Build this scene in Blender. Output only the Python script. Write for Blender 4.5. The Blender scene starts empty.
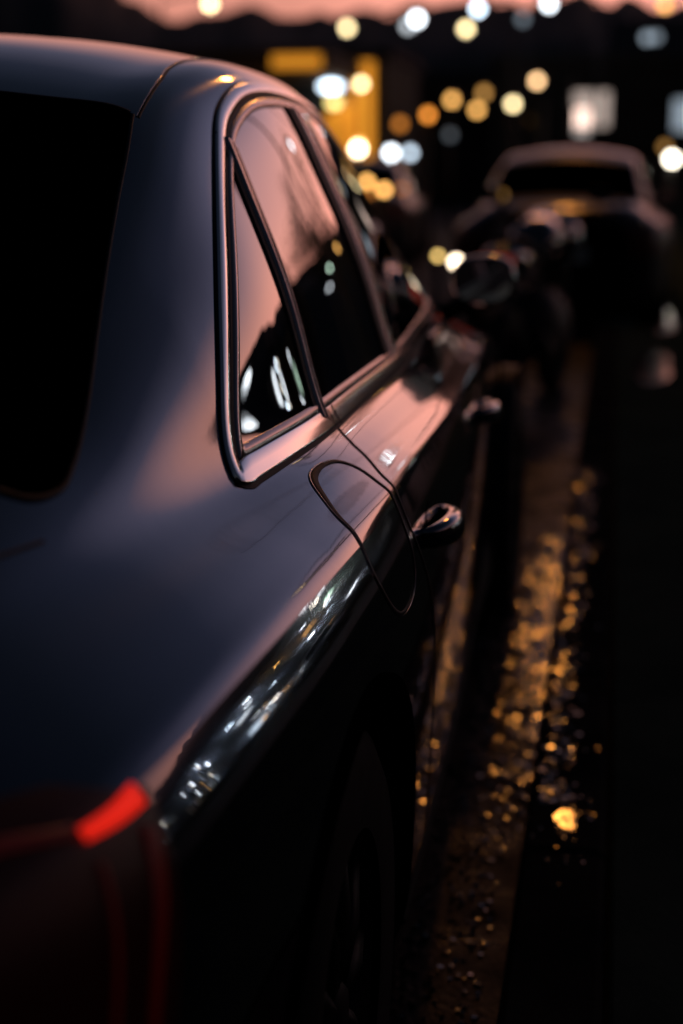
import bpy, math, random
import numpy as np
random.seed(7)
C = bpy.context.scene
COL = C.collection
# ---------------------------------------------------------------- materials
def mat(name, color, rough=.5, metal=0., coat=0., coat_rough=.02, emit=None, strength=0., ior=1.5, spec=.5):
    m = bpy.data.materials.new(name); m.use_nodes = True
    b = m.node_tree.nodes['Principled BSDF']
    b.inputs['Base Color'].default_value = (*color, 1)
    b.inputs['Roughness'].default_value = rough
    b.inputs['Metallic'].default_value = metal
    b.inputs['Coat Weight'].default_value = coat
    b.inputs['Coat Roughness'].default_value = coat_rough
    b.inputs['IOR'].default_value = ior
    b.inputs['Specular IOR Level'].default_value = spec
    if emit:
        b.inputs['Emission Color'].default_value = (*emit, 1)
        b.inputs['Emission Strength'].default_value = strength
    return m
def noisy(m, c1, c2, scale, bump=0., bscale=None, r1=None, r2=None, detail=6, dist=.01):
    """mottled base colour, roughness and relief from object-space noise"""
    nt = m.node_tree; N = nt.nodes; L = nt.links; b = N['Principled BSDF']
    tc = N.new('ShaderNodeTexCoord'); no = N.new('ShaderNodeTexNoise')
    no.inputs['Scale'].default_value = scale; no.inputs['Detail'].default_value = detail
    L.new(tc.outputs['Object'], no.inputs['Vector'])
    cr = N.new('ShaderNodeValToRGB'); cr.color_ramp.elements[0].color = (*c1, 1); cr.color_ramp.elements[1].color = (*c2, 1)
    cr.color_ramp.elements[0].position = .35; cr.color_ramp.elements[1].position = .65
    L.new(no.outputs['Fac'], cr.inputs['Fac']); L.new(cr.outputs['Color'], b.inputs['Base Color'])
    if r1 is not None:
        mr = N.new('ShaderNodeMapRange'); mr.inputs['From Min'].default_value = .35; mr.inputs['From Max'].default_value = .65
        mr.inputs['To Min'].default_value = r1; mr.inputs['To Max'].default_value = r2
        L.new(no.outputs['Fac'], mr.inputs['Value']); L.new(mr.outputs['Result'], b.inputs['Roughness'])
    if bump:
        n2 = N.new('ShaderNodeTexNoise'); n2.inputs['Scale'].default_value = bscale or scale * 6; n2.inputs['Detail'].default_value = 4
        L.new(tc.outputs['Object'], n2.inputs['Vector'])
        bp = N.new('ShaderNodeBump'); bp.inputs['Strength'].default_value = bump; bp.inputs['Distance'].default_value = dist
        L.new(n2.outputs['Fac'], bp.inputs['Height']); L.new(bp.outputs['Normal'], b.inputs['Normal'])
    return m
M = {}
M['paint'] = mat('dark_metallic_paint', (.019, .032, .060), .10, .95, 1., .010, ior=1.5)
M['paint'].node_tree.nodes['Principled BSDF'].inputs['Coat IOR'].default_value = 1.75
_nt = M['paint'].node_tree; _tc = _nt.nodes.new('ShaderNodeTexCoord'); _n = _nt.nodes.new('ShaderNodeTexNoise'); _n.inputs['Scale'].default_value = 22; _n.inputs['Detail'].default_value = 3
_b = _nt.nodes.new('ShaderNodeBump'); _b.inputs['Strength'].default_value = .10; _b.inputs['Distance'].default_value = .001      # orange peel of the lacquer
_nt.links.new(_tc.outputs['Object'], _n.inputs['Vector']); _nt.links.new(_n.outputs['Fac'], _b.inputs['Height']); _nt.links.new(_b.outputs['Normal'], _nt.nodes['Principled BSDF'].inputs['Coat Normal'])
M['paint_lip'] = mat('dark_arch_lip', (.001, .001, .0012), .9, spec=0)
M['mirror_cap'] = mat('mirror_cap_black', (.008, .009, .014), .12, .4, .5, .05)
M['glass'] = mat('tinted_glass', (.004, .004, .005), .0, 0, 1., .0, ior=1.95)
M['rear_glass'] = mat('rear_tinted_glass', (.003, .003, .004), .03, 0, 0, 0, ior=1.45)
M['chrome'] = mat('satin_chrome', (.92, .90, .89), .13, 1.)
M['black_gloss'] = mat('gloss_black_trim', (.006, .006, .007), .12, 0, .6, .05)
M['frame'] = mat('anodised_dark_frame', (.42, .36, .35), .22, .95)
M['rubber'] = mat('black_rubber', (.004, .004, .004), .6, spec=.2)
M['lip'] = mat('panel_edge_lip', (.10, .10, .12), .18, .9, .5)  # lighter metal tone paints the highlight along seam edges
M['red_lens'] = mat('red_lens', (.05, .002, .0015), .35, spec=.25)
M['red_lit'] = mat('lit_red_strip', (.5, .01, .005), .3, emit=(1, .018, .006), strength=.7)
M['red_dim'] = mat('dim_red_strip', (.3, .01, .005), .3, emit=(1, .02, .01), strength=.004)
M['tyre'] = noisy(mat('tyre_rubber', (.01,) * 3, .8, spec=.1), (.005,) * 3, (.011,) * 3, 20)
M['rim'] = mat('dark_alloy', (.008, .008, .009), .6, .5, spec=.1)
M['dark_plastic'] = mat('dark_plastic', (.008, .008, .009), .6, spec=.2)
M['mirror'] = mat('mirror_silver', (.85, .87, .9), .01, 1.)
M['pole'] = noisy(mat('painted_steel', (.03, .032, .035), .5, .3), (.02, .022, .025), (.05, .05, .055), 3)
# ---------------------------------------------------------------- object helpers
def link(o, parent=None):
    COL.objects.link(o)
    if parent is not None: o.parent = parent
    return o
def mesh(name, V, Fc, m, parent=None, smooth=False, normals=None, loc=None):
    me = bpy.data.meshes.new(name); me.from_pydata([tuple(map(float, v)) for v in V], [], [tuple(int(i) for i in f) for f in Fc])
    me.update(); me.materials.append(m)
    if smooth or normals is not None: me.polygons.foreach_set('use_smooth', [True] * len(me.polygons))
    if normals is not None: me.normals_split_custom_set_from_vertices([tuple(map(float, n)) for n in normals])
    o = bpy.data.objects.new(name, me)
    if loc: o.location = loc
    return link(o, parent)
def thing(name, label, cat, loc=(0, 0, 0), rz=0, group=None):
    o = bpy.data.objects.new(name, None); o.empty_display_size = .2; COL.objects.link(o)
    o.location = loc; o.rotation_euler = (0, 0, rz); o['label'] = label; o['category'] = cat
    if group: o['group'] = group
    return o
def tag(o, label, cat, group=None, kind=None):
    if label: o['label'] = label
    if cat: o['category'] = cat
    if group: o['group'] = group
    if kind: o['kind'] = kind
    return o
class MB:
    def __init__(s): s.v = []; s.f = []
    def add(s, V, Fc):
        k = len(s.v); s.v += [tuple(v) for v in V]; s.f += [tuple(i + k for i in f) for f in Fc]
    def box(s, x0, x1, y0, y1, z0, z1, b=0.):
        if not b:
            V = [(x, y, z) for z in (z0, z1) for y in (y0, y1) for x in (x0, x1)]
            s.add(V, [(0, 2, 3, 1), (4, 5, 7, 6), (0, 1, 5, 4), (2, 6, 7, 3), (0, 4, 6, 2), (1, 3, 7, 5)]); return
        # chamfered edges on the top
        V = [(x0, y0, z0), (x1, y0, z0), (x1, y1, z0), (x0, y1, z0), (x0, y0, z1 - b), (x1, y0, z1 - b), (x1, y1, z1 - b), (x0, y1, z1 - b),
             (x0 + b, y0 + b, z1), (x1 - b, y0 + b, z1), (x1 - b, y1 - b, z1), (x0 + b, y1 - b, z1)]
        s.add(V, [(3, 2, 1, 0), (0, 1, 5, 4), (1, 2, 6, 5), (2, 3, 7, 6), (3, 0, 4, 7), (4, 5, 9, 8), (5, 6, 10, 9), (6, 7, 11, 10), (7, 4, 8, 11), (8, 9, 10, 11)])
    def tube(s, P, R, n=8, cap=True):
        P = [np.array(p, float) for p in P]; R = R if hasattr(R, '__len__') else [R] * len(P)
        up = np.array((0, 0, 1.)); k0 = len(s.v); V = []; Fc = []
        for i, p in enumerate(P):
            t = P[min(i + 1, len(P) - 1)] - P[max(i - 1, 0)]; t = t / (np.linalg.norm(t) + 1e-9)
            a = np.cross(t, up)
            if np.linalg.norm(a) < .05: a = np.cross(t, (1., 0, 0))
            a /= np.linalg.norm(a); b = np.cross(a, t)
            for j in range(n):
                q = 2 * math.pi * j / n; V.append(tuple(p + R[i] * (a * math.cos(q) + b * math.sin(q))))
        for i in range(len(P) - 1):
            for j in range(n): Fc.append((i * n + j, i * n + (j + 1) % n, (i + 1) * n + (j + 1) % n, (i + 1) * n + j))
        if cap: Fc += [tuple(range(n))[::-1], tuple((len(P) - 1) * n + j for j in range(n))]
        s.add(V, Fc)
    def ball(s, c, r, sx=1, sy=1, sz=1, n=14, m=9):
        V = [(c[0], c[1], c[2] - r * sz)]
        for i in range(1, m):
            a = -math.pi / 2 + math.pi * i / m
            for j in range(n):
                q = 2 * math.pi * j / n
                V.append((c[0] + r * sx * math.cos(a) * math.cos(q), c[1] + r * sy * math.cos(a) * math.sin(q), c[2] + r * sz * math.sin(a)))
        V.append((c[0], c[1], c[2] + r * sz)); Fc = [(0, 1 + (j + 1) % n, 1 + j) for j in range(n)]
        for i in range(m - 2):
            for j in range(n): Fc.append((1 + i * n + j, 1 + i * n + (j + 1) % n, 1 + (i + 1) * n + (j + 1) % n, 1 + (i + 1) * n + j))
        k = 1 + (m - 2) * n; Fc += [(k + j, k + (j + 1) % n, len(V) - 1) for j in range(n)]
        s.add(V, Fc)
    def lathe(s, prof, c=(0, 0, 0), axis='z', n=32):
        V = []; Fc = []
        for r, h in prof:
            for j in range(n):
                q = 2 * math.pi * j / n; a, b = r * math.cos(q), r * math.sin(q)
                V.append((c[0] + a, c[1] + b, c[2] + h) if axis == 'z' else (c[0] + h, c[1] + a, c[2] + b))
        for i in range(len(prof) - 1):
            for j in range(n): Fc.append((i * n + j, i * n + (j + 1) % n, (i + 1) * n + (j + 1) % n, (i + 1) * n + j))
        s.add(V, Fc)
    def build(s, name, m, parent=None, smooth=False, loc=None): return mesh(name, s.v, s.f, m, parent, smooth, loc=loc)
# ---------- car body surface ----------
def spl(xs,ys,x):
    xs=np.array(xs,float);ys=np.array(ys,float);n=len(xs);h=np.diff(xs)
    A=np.eye(n);b=np.zeros((n,)+ys.shape[1:])
    for i in range(1,n-1):
        A[i,i-1]=h[i-1];A[i,i]=2*(h[i-1]+h[i]);A[i,i+1]=h[i]
        b[i]=3*((ys[i+1]-ys[i])/h[i]-(ys[i]-ys[i-1])/h[i-1])
    c=np.linalg.solve(A,b);x=np.asarray(x,float)
    k=np.clip(np.searchsorted(xs,x)-1,0,n-2);hh=h[k];t=(x-xs[k])
    if ys.ndim>1: hh=hh[:,None];t=t[:,None]
    B=(ys[k+1]-ys[k])/hh-hh*(2*c[k]+c[k+1])/3
    return ys[k]+B*t+c[k]*t*t+(c[k+1]-c[k])/(3*hh)*t**3
def pch(xs,ys,x):
    xs=np.array(xs,float);ys=np.array(ys,float);h=np.diff(xs);dl=np.diff(ys)/h
    m=np.zeros(len(xs));m[0]=dl[0];m[-1]=dl[-1]
    for i in range(1,len(xs)-1):
        if dl[i-1]*dl[i]>0:
            w1=2*h[i]+h[i-1];w2=h[i]+2*h[i-1];m[i]=(w1+w2)/(w1/dl[i-1]+w2/dl[i])
    x=np.asarray(x,float);k=np.clip(np.searchsorted(xs,x)-1,0,len(xs)-2);t=(x-xs[k])/h[k]
    return (2*t**3-3*t*t+1)*ys[k]+(t**3-2*t*t+t)*h[k]*m[k]+(-2*t**3+3*t*t)*ys[k+1]+(t**3-t*t)*h[k]*m[k+1]
# profiles along y: list of (y,value)
def prof(tab,y,smooth=0.0):
    tab=np.array(tab);f=lambda q:pch(tab[:,0],tab[:,1],q)
    if not smooth: return f(np.clip(y,tab[0,0],tab[-1,0]))
    w=np.linspace(-1,1,9);g=np.exp(-2*w*w);g/=g.sum()
    out=0
    for a,b in zip(w,g):
        q=y+a*smooth; lo,hi=tab[0,0],tab[-1,0]
        q=np.where(q<lo,2*lo-q,q);s1=np.where(y+a*smooth<lo,-1,1)
        q2=np.where(q>hi,2*hi-q,q)
        v=f(np.clip(q2,lo,hi)); v=np.where(s1<0,2*f(np.array([lo]))[0]-v,v)
        v=np.where(q>hi,2*f(np.array([hi]))[0]-v,v)
        out=out+b*v
    return out
ZC=[(0,1.02),(.08,1.055),(.3,1.075),(.6,1.10),(.75,1.125),(1.0,1.25),(1.25,1.37),(1.5,1.462),(1.8,1.52),(2.2,1.548),(2.6,1.535),(3.0,1.455),(3.3,1.32),(3.6,1.17),(3.85,1.07),(4.3,.97),(4.65,.86),(4.85,.74),(4.93,.66)]
XT=[(0,.56),(.06,.69),(.18,.81),(.4,.882),(.65,.904),(1.0,.922),(1.5,.938),(2.1,.938),(2.8,.918),(3.5,.885),(4.1,.85),(4.5,.78),(4.75,.66),(4.93,.47)]
ZT=[(0,.85),(.2,.862),(.4,.870),(.8,.874),(1.5,.872),(2.5,.850),(3.5,.825),(4.2,.79),(4.93,.62)]
XB=[(0,.44),(.06,.55),(.18,.67),(.4,.745),(.65,.768),(1.0,.79),(1.5,.832),(2.1,.835),(2.8,.80),(3.3,.765),(3.8,.72),(4.3,.66),(4.75,.54),(4.93,.34)]
ZB=[(0,.955),(.3,.960),(.6,.960),(.9,.956),(1.1,.954),(1.5,.952),(2.2,.944),(3.0,.930),(3.6,.915),(4.3,.86),(4.93,.64)]
XR=[(0,.34),(.06,.45),(.18,.55),(.4,.62),(.65,.64),(1.0,.615),(1.3,.60),(1.6,.60),(2.1,.603),(2.7,.575),(3.1,.575),(3.5,.62),(3.8,.61),(4.3,.54),(4.75,.40),(4.93,.25)]
ZR=[(0,1.0),(.3,1.035),(.6,1.055),(.8,1.09),(1.0,1.18),(1.2,1.285),(1.4,1.37),(1.6,1.415),(2.0,1.455),(2.4,1.455),(2.8,1.395),(3.1,1.28),(3.4,1.12),(3.7,1.0),(4.3,.91),(4.93,.65)]
XW=[(0,.60),(.06,.73),(.18,.84),(.4,.922),(.65,.945),(1.0,.962),(1.5,.97),(2.1,.963),(2.8,.94),(3.5,.908),(4.1,.88),(4.5,.83),(4.75,.72),(4.93,.56)]
def section(y):
    """returns (n, 2) arrays of x,z for one station, fine in t; y scalar"""
    y=np.array([float(y)])
    g=lambda T,s=.12:float(prof(T,y,s)[0])
    zc=g(ZC,.10);xt=g(XT,.06);zt=g(ZT);xb=g(XB,.08);zb=g(ZB,.15);xr=g(XR,.14);zr=g(ZR,.12);xw=g(XW,.06)
    up=max(0,min(1,(zr-zb-.06)/.25))  # how much greenhouse there is
    K=[(0,zc),(.5*xr,zc-.16*(zc-zr)-.004),(.84*xr,zc-.58*(zc-zr)),(xr,zr)]
    # side of the greenhouse, slightly barrelled
    hx,hz=xb-xr,zb-zr
    K+=[(xr+hx*.36+.006*up,zr+hz*.30),(xr+hx*.70+.006*up,zr+hz*.66)]
    K+=[(xb,zb)]
    fl=.35+.65*float(np.clip((1.65-y[0])/.6,0,1))
    for a_,b_ in ((.45,.43),(.75,.705),(.9,.85)): K.append((xb+(xt-xb)*a_,zb+(zt-zb)*(a_*.82*(1-fl)+b_*fl)))
    K.append((xt,zt))
    d=xw-xt;lo=[(xt,zt),(xt+.22*d,zt-.014),(xt+.62*d,zt-.045),(xt+.87*d,zt-.085),(xw,zt-.17),(xw-.003,.55),(xw-.012,.38),(xw-.03,.25),(xw-.10,.19),(xw-.4,.17)]
    def run(K,N):
        K=np.array(K);s=np.concatenate([[0],np.cumsum(np.sqrt(np.linalg.norm(np.diff(K,axis=0),axis=1)))])
        q=np.linspace(0,1,N);s0=s/s[-1]
        # symmetric start: mirror first key
        Kx=np.vstack([[-K[1,0],K[1,1]],K]);sx=np.concatenate([[-s0[1]],s0]) if K[0,0]==0 else None
        if K[0,0]==0: return spl(sx,Kx,q)
        return spl(s0,K,q)
    return run(K,90),run(lo,60)
# ---------------------------------------------------------------- sampled body surface
DY = .02
YG = np.arange(0, 4.9301, DY)
SEC = [section(y) for y in YG]
UP = np.array([a for a, b in SEC])      # (ny, 90, 2)
LO = np.array([b for a, b in SEC])      # (ny, 60, 2)
ZT_G = np.arange(.17, 1.56, .004)
XT_G = []
for i in range(len(YG)):
    P = np.vstack([UP[i, 30:], LO[i, 1:]])
    XT_G.append(np.interp(-ZT_G, -P[:, 1], P[:, 0]))
XT_G = np.array(XT_G)
def xs(y, z):
    y = np.clip(np.asarray(y, float), 0, YG[-1] - 1e-6); z = np.clip(np.asarray(z, float), ZT_G[0], ZT_G[-1] - 1e-6)
    fy = y / DY; i = np.minimum(fy.astype(int), len(YG) - 2); fy = fy - i
    fz = (z - ZT_G[0]) / .004; j = np.minimum(fz.astype(int), len(ZT_G) - 2); fz = fz - j
    return (XT_G[i, j] * (1 - fy) + XT_G[i + 1, j] * fy) * (1 - fz) + (XT_G[i, j + 1] * (1 - fy) + XT_G[i + 1, j + 1] * fy) * fz
def side_pt(y, z, h=0., s=1, e=.012):
    """point(s) on the side surface lifted h along the normal, and the normal(s)"""
    y = np.asarray(y, float); z = np.asarray(z, float); x = xs(y, z)
    gy = (xs(y + e, z) - xs(y - e, z)) / (2 * e); gz = (xs(y, z + e) - xs(y, z - e)) / (2 * e)
    n = np.stack([np.ones_like(x), -gy, -gz], -1); n /= np.linalg.norm(n, axis=-1, keepdims=True)
    P = np.stack([x, y, z], -1) + n * np.asarray(h)[..., None]
    P[..., 0] *= s; n = n.copy(); n[..., 0] *= s
    return P, n
def top_pt(y, u, h=0.):
    """point on the upper body (roof, screen, deck): u runs 0 (centre) to 1 (character line); negative u mirrors"""
    y = np.clip(np.asarray(y, float), 0, YG[-1] - 1e-6); sg = np.where(np.asarray(u) < 0, -1., 1.); u = np.abs(np.asarray(u, float))
    fy = y / DY; i = np.minimum(fy.astype(int), len(YG) - 2); fy = (fy - i)[..., None]
    fu = u * 89; j = np.minimum(fu.astype(int), 88); fu = (fu - j)[..., None]
    g = lambda ii, jj: UP[ii, jj]
    P = (g(i, j) * (1 - fy) + g(i + 1, j) * fy) * (1 - fu) + (g(i, j + 1) * (1 - fy) + g(i + 1, j + 1) * fy) * fu
    du = g(i, j + 1) - g(i, j); dy = (g(np.minimum(i + 2, len(YG) - 1), j) - g(np.maximum(i - 1, 0), j)) / (3 * DY)
    T1 = np.stack([du[..., 0], np.zeros_like(u), du[..., 1]], -1); T2 = np.stack([dy[..., 0], np.ones_like(u), dy[..., 1]], -1)
    n = np.cross(T2, T1); n /= np.linalg.norm(n, axis=-1, keepdims=True); n = np.where(n[..., 2:3] < 0, -n, n)
    X = np.stack([P[..., 0], y + 0 * u, P[..., 1]], -1) + n * h
    X[..., 0] *= sg; n[..., 0] *= sg
    return X, n
def inpoly(y, z, poly):
    c = False; n = len(poly)
    for i in range(n):
        (y1, z1), (y2, z2) = poly[i], poly[(i + 1) % n]
        if (z1 > z) != (z2 > z) and y < (y2 - y1) * (z - z1) / (z2 - z1) + y1: c = not c
    return c
def dense(P, n, closed=False):
    """smooth curve through 2-D points (centripetal Catmull-Rom), resampled to n points of equal spacing"""
    P = [np.array(p, float) for p in P]
    Q = [P[-1]] + P + [P[0], P[1]] if closed else [2 * P[0] - P[1]] + P + [2 * P[-1] - P[-2]]
    out = []
    for i in range(1, len(Q) - 2):
        p0, p1, p2, p3 = Q[i - 1:i + 3]; t0 = 0; t1 = t0 + np.linalg.norm(p1 - p0) ** .5; t2 = t1 + np.linalg.norm(p2 - p1) ** .5; t3 = t2 + np.linalg.norm(p3 - p2) ** .5
        for t in np.linspace(t1, t2, 24, endpoint=False):
            A1 = (t1 - t) / (t1 - t0) * p0 + (t - t0) / (t1 - t0) * p1; A2 = (t2 - t) / (t2 - t1) * p1 + (t - t1) / (t2 - t1) * p2; A3 = (t3 - t) / (t3 - t2) * p2 + (t - t2) / (t3 - t2) * p3
            B1 = (t2 - t) / (t2 - t0) * A1 + (t - t0) / (t2 - t0) * A2; B2 = (t3 - t) / (t3 - t1) * A2 + (t - t1) / (t3 - t1) * A3
            out.append((t2 - t) / (t2 - t1) * B1 + (t - t1) / (t2 - t1) * B2)
    out.append(P[0] if closed else P[-1]); out = np.array(out)
    s = np.concatenate([[0], np.cumsum(np.linalg.norm(np.diff(out, axis=0), axis=1))])
    q = np.linspace(0, s[-1], n, endpoint=not closed)
    return np.stack([np.interp(q, s, out[:, k]) for k in range(2)], 1)
# ---------------------------------------------------------------- outlines in the side view (y forward from the tail, z up)
DOOR_R = [(1.532, .952), (1.522, .937), (1.498, .925), (1.470, .912), (1.447, .898), (1.428, .879), (1.414, .855), (1.418, .822), (1.462, .776), (1.54, .70), (1.60, .60), (1.63, .45), (1.66, .29), (1.72, .265), (2.28, .262), (2.30, .30), (2.295, .6), (2.285, .95)]
DOOR_F = [(2.285, .95), (2.295, .6), (2.30, .30), (2.32, .262), (3.30, .265), (3.38, .30), (3.44, .5), (3.47, .8), (3.45, .94)]
FLAP = [(1.267, .928), (1.309, .932), (1.355, .932), (1.396, .927), (1.413, .916), (1.410, .900), (1.397, .877), (1.383, .845), (1.381, .810), (1.374, .778), (1.335, .762), (1.270, .762), (1.222, .776), (1.172, .808), (1.152, .841), (1.163, .873), (1.187, .897), (1.224, .916)]
OUTER = [(3.30, .934), (2.8, .940), (2.2, .947), (1.75, .951), (1.506, .951), (1.308, .950), (1.16, .948), (1.115, .948), (1.094, .956), (1.102, .974), (1.130, 1.010), (1.184, 1.062), (1.288, 1.148), (1.45, 1.268), (1.553, 1.336),
         (1.635, 1.380), (1.733, 1.412), (1.843, 1.435), (1.99, 1.447), (2.2, 1.447), (2.4, 1.437), (2.6, 1.408), (2.8, 1.356), (3.0, 1.282), (3.2, 1.185), (3.40, 1.070), (3.505, .990), (3.515, .952), (3.47, .936)]
LOOP = dense(OUTER, 520, True)
def loop_inset(d, wb=1.0):
    """LOOP moved inwards by d (by d*wb along the bottom run)"""
    t = np.roll(LOOP, -3, 0) - np.roll(LOOP, 3, 0); t /= np.linalg.norm(t, axis=1, keepdims=True)
    n = np.stack([t[:, 1], -t[:, 0]], 1)            # loop runs: bottom rearwards, up, top forwards
    w = np.clip(-(t[:, 0]) * 1.4 - .35, 0, 1); k = np.ones(9) / 9
    w = np.convolve(np.concatenate([w[-4:], w, w[:4]]), k, 'valid')
    Q = LOOP + n * (d * (1 + (wb - 1) * w))[:, None]
    if abs(d) > .008:                                 # drop the fold-over at tight corners
        dist = np.sqrt(((Q[:, None, :] - LOOP[None, ::2, :]) ** 2).sum(-1)).min(1); ok = dist > abs(d) * .955
        i = np.arange(len(Q)); 
        if ok.sum() > 20: Q = np.stack([np.interp(i, i[ok], Q[ok, k_], period=len(Q)) for k_ in (0, 1)], 1)
    return Q
if loop_inset(.02)[:, 1].mean() < 0: pass
_c = LOOP.mean(0); _t = loop_inset(.02)
SGN = 1. if np.linalg.norm(_t - _c, axis=1).mean() < np.linalg.norm(LOOP - _c, axis=1).mean() else -1.
def ring(name, prof_, m, parent, s, wb=1.):
    V = []; n = len(LOOP)
    for d, h in prof_:
        Q = loop_inset(SGN * d, wb); V += list(side_pt(Q[:, 0], Q[:, 1], h, s)[0])
    Fc = []
    for a in range(len(prof_) - 1):
        for i in range(n):
            f = (a * n + i, a * n + (i + 1) % n, (a + 1) * n + (i + 1) % n, (a + 1) * n + i); Fc.append(f if s < 0 else f[::-1])
    return mesh(name, V, Fc, m, parent, True)
def ribbon(name, curve, prof_, m, parent, s=1, closed=False, wid=None, geo=False):
    """strip along a side-view curve: prof_ = [(sideways offset, height)]"""
    V = []; n = len(curve)
    if geo:
        P, N = side_pt(curve[:, 0], curve[:, 1]); tt = (np.roll(P, -1, 0) - np.roll(P, 1, 0)) if closed else np.gradient(P, axis=0)
        bb = np.cross(N, tt); bb /= np.linalg.norm(bb, axis=1, keepdims=True)
        if s < 0: P[:, 0] *= -1; N[:, 0] *= -1; bb[:, 0] *= -1
    t = (np.roll(curve, -1, 0) - np.roll(curve, 1, 0)) if closed else np.gradient(curve, axis=0)
    t = t / np.linalg.norm(t, axis=1, keepdims=True); nn = np.stack([t[:, 1], -t[:, 0]], 1)
    for d, h in prof_:
        if geo: V += list(P + bb * (d if wid is None else (d * wid)[:, None]) + N * h); continue
        Q = curve + nn * (d if wid is None else (d * wid)[:, None]); V += list(side_pt(Q[:, 0], Q[:, 1], h, s)[0])
    Fc = []
    for a in range(len(prof_) - 1):
        for i in range(n if closed else n - 1):
            Fc.append((a * n + i, a * n + (i + 1) % n, (a + 1) * n + (i + 1) % n, (a + 1) * n + i))
    return mesh(name, V, Fc, m, parent, True)
def side_patch(name, poly, h, m, parent, s=1, nz=50, ny=30, grow=0.):
    """pane filling a side-view outline"""
    poly = np.array(poly); z0, z1 = poly[:, 1].min() + 1e-4, poly[:, 1].max() - 1e-4; V = []; Nn = []
    for z in np.linspace(z0, z1, nz):
        c = []
        for i in range(len(poly)):
            (ya, za), (yb, zb_) = poly[i], poly[(i + 1) % len(poly)]
            if (za > z) != (zb_ > z): c.append(ya + (yb - ya) * (z - za) / (zb_ - za))
        a, b = (min(c) - grow, max(c) + grow) if c else (poly[:, 0].mean(),) * 2
        yy = np.linspace(a, b, ny); P, N = side_pt(yy, np.full(ny, z), h, s, e=.03); V += list(P); Nn += list(N)
    Fc = []
    for i in range(nz - 1):
        for j in range(ny - 1):
            f = (i * ny + j, i * ny + j + 1, (i + 1) * ny + j + 1, (i + 1) * ny + j); Fc.append(f if s > 0 else f[::-1])
    return mesh(name, V, Fc, m, parent, normals=Nn)
def top_patch(name, y0, y1, ulo, uhi, h, m, parent, ny=50, nu=60):
    """panel on the upper body between stations; ulo/uhi are functions of y"""
    V = []; Nn = []
    for y in np.linspace(y0, y1, ny):
        u = np.linspace(ulo(y), uhi(y), nu); P, N = top_pt(np.full(nu, y), u, h); V += list(P); Nn += list(N)
    Fc = [(i * nu + j, (i + 1) * nu + j, (i + 1) * nu + j + 1, i * nu + j + 1) for i in range(ny - 1) for j in range(nu - 1)]
    return mesh(name, V, Fc, m, parent, normals=Nn)
def top_line(name, pts, prof_, m, parent):
    """thin strip along (y, u) points"""
    pts = dense(pts, 160); P, N = top_pt(pts[:, 0], pts[:, 1]); t = np.gradient(P, axis=0); t /= np.linalg.norm(t, axis=1, keepdims=True)
    b = np.cross(N, t); V = []; n = len(P)
    for d, h in prof_: V += list(P + b * d + N * h)
    Fc = [(a * n + i, a * n + i + 1, (a + 1) * n + i + 1, (a + 1) * n + i) for a in range(len(prof_) - 1) for i in range(n - 1)]
    return mesh(name, V, Fc, m, parent, True)
def grid_normals(G):
    """analytic-like normals of an (ny, nt, 3) grid"""
    a = np.gradient(G, axis=0); b = np.gradient(G, axis=1); n = np.cross(a, b); L = np.linalg.norm(n, axis=-1, keepdims=True)
    n = n / np.maximum(L, 1e-9); return n
WHEEL_Y = (1.02, 3.98); WHEEL_R = .345
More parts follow.
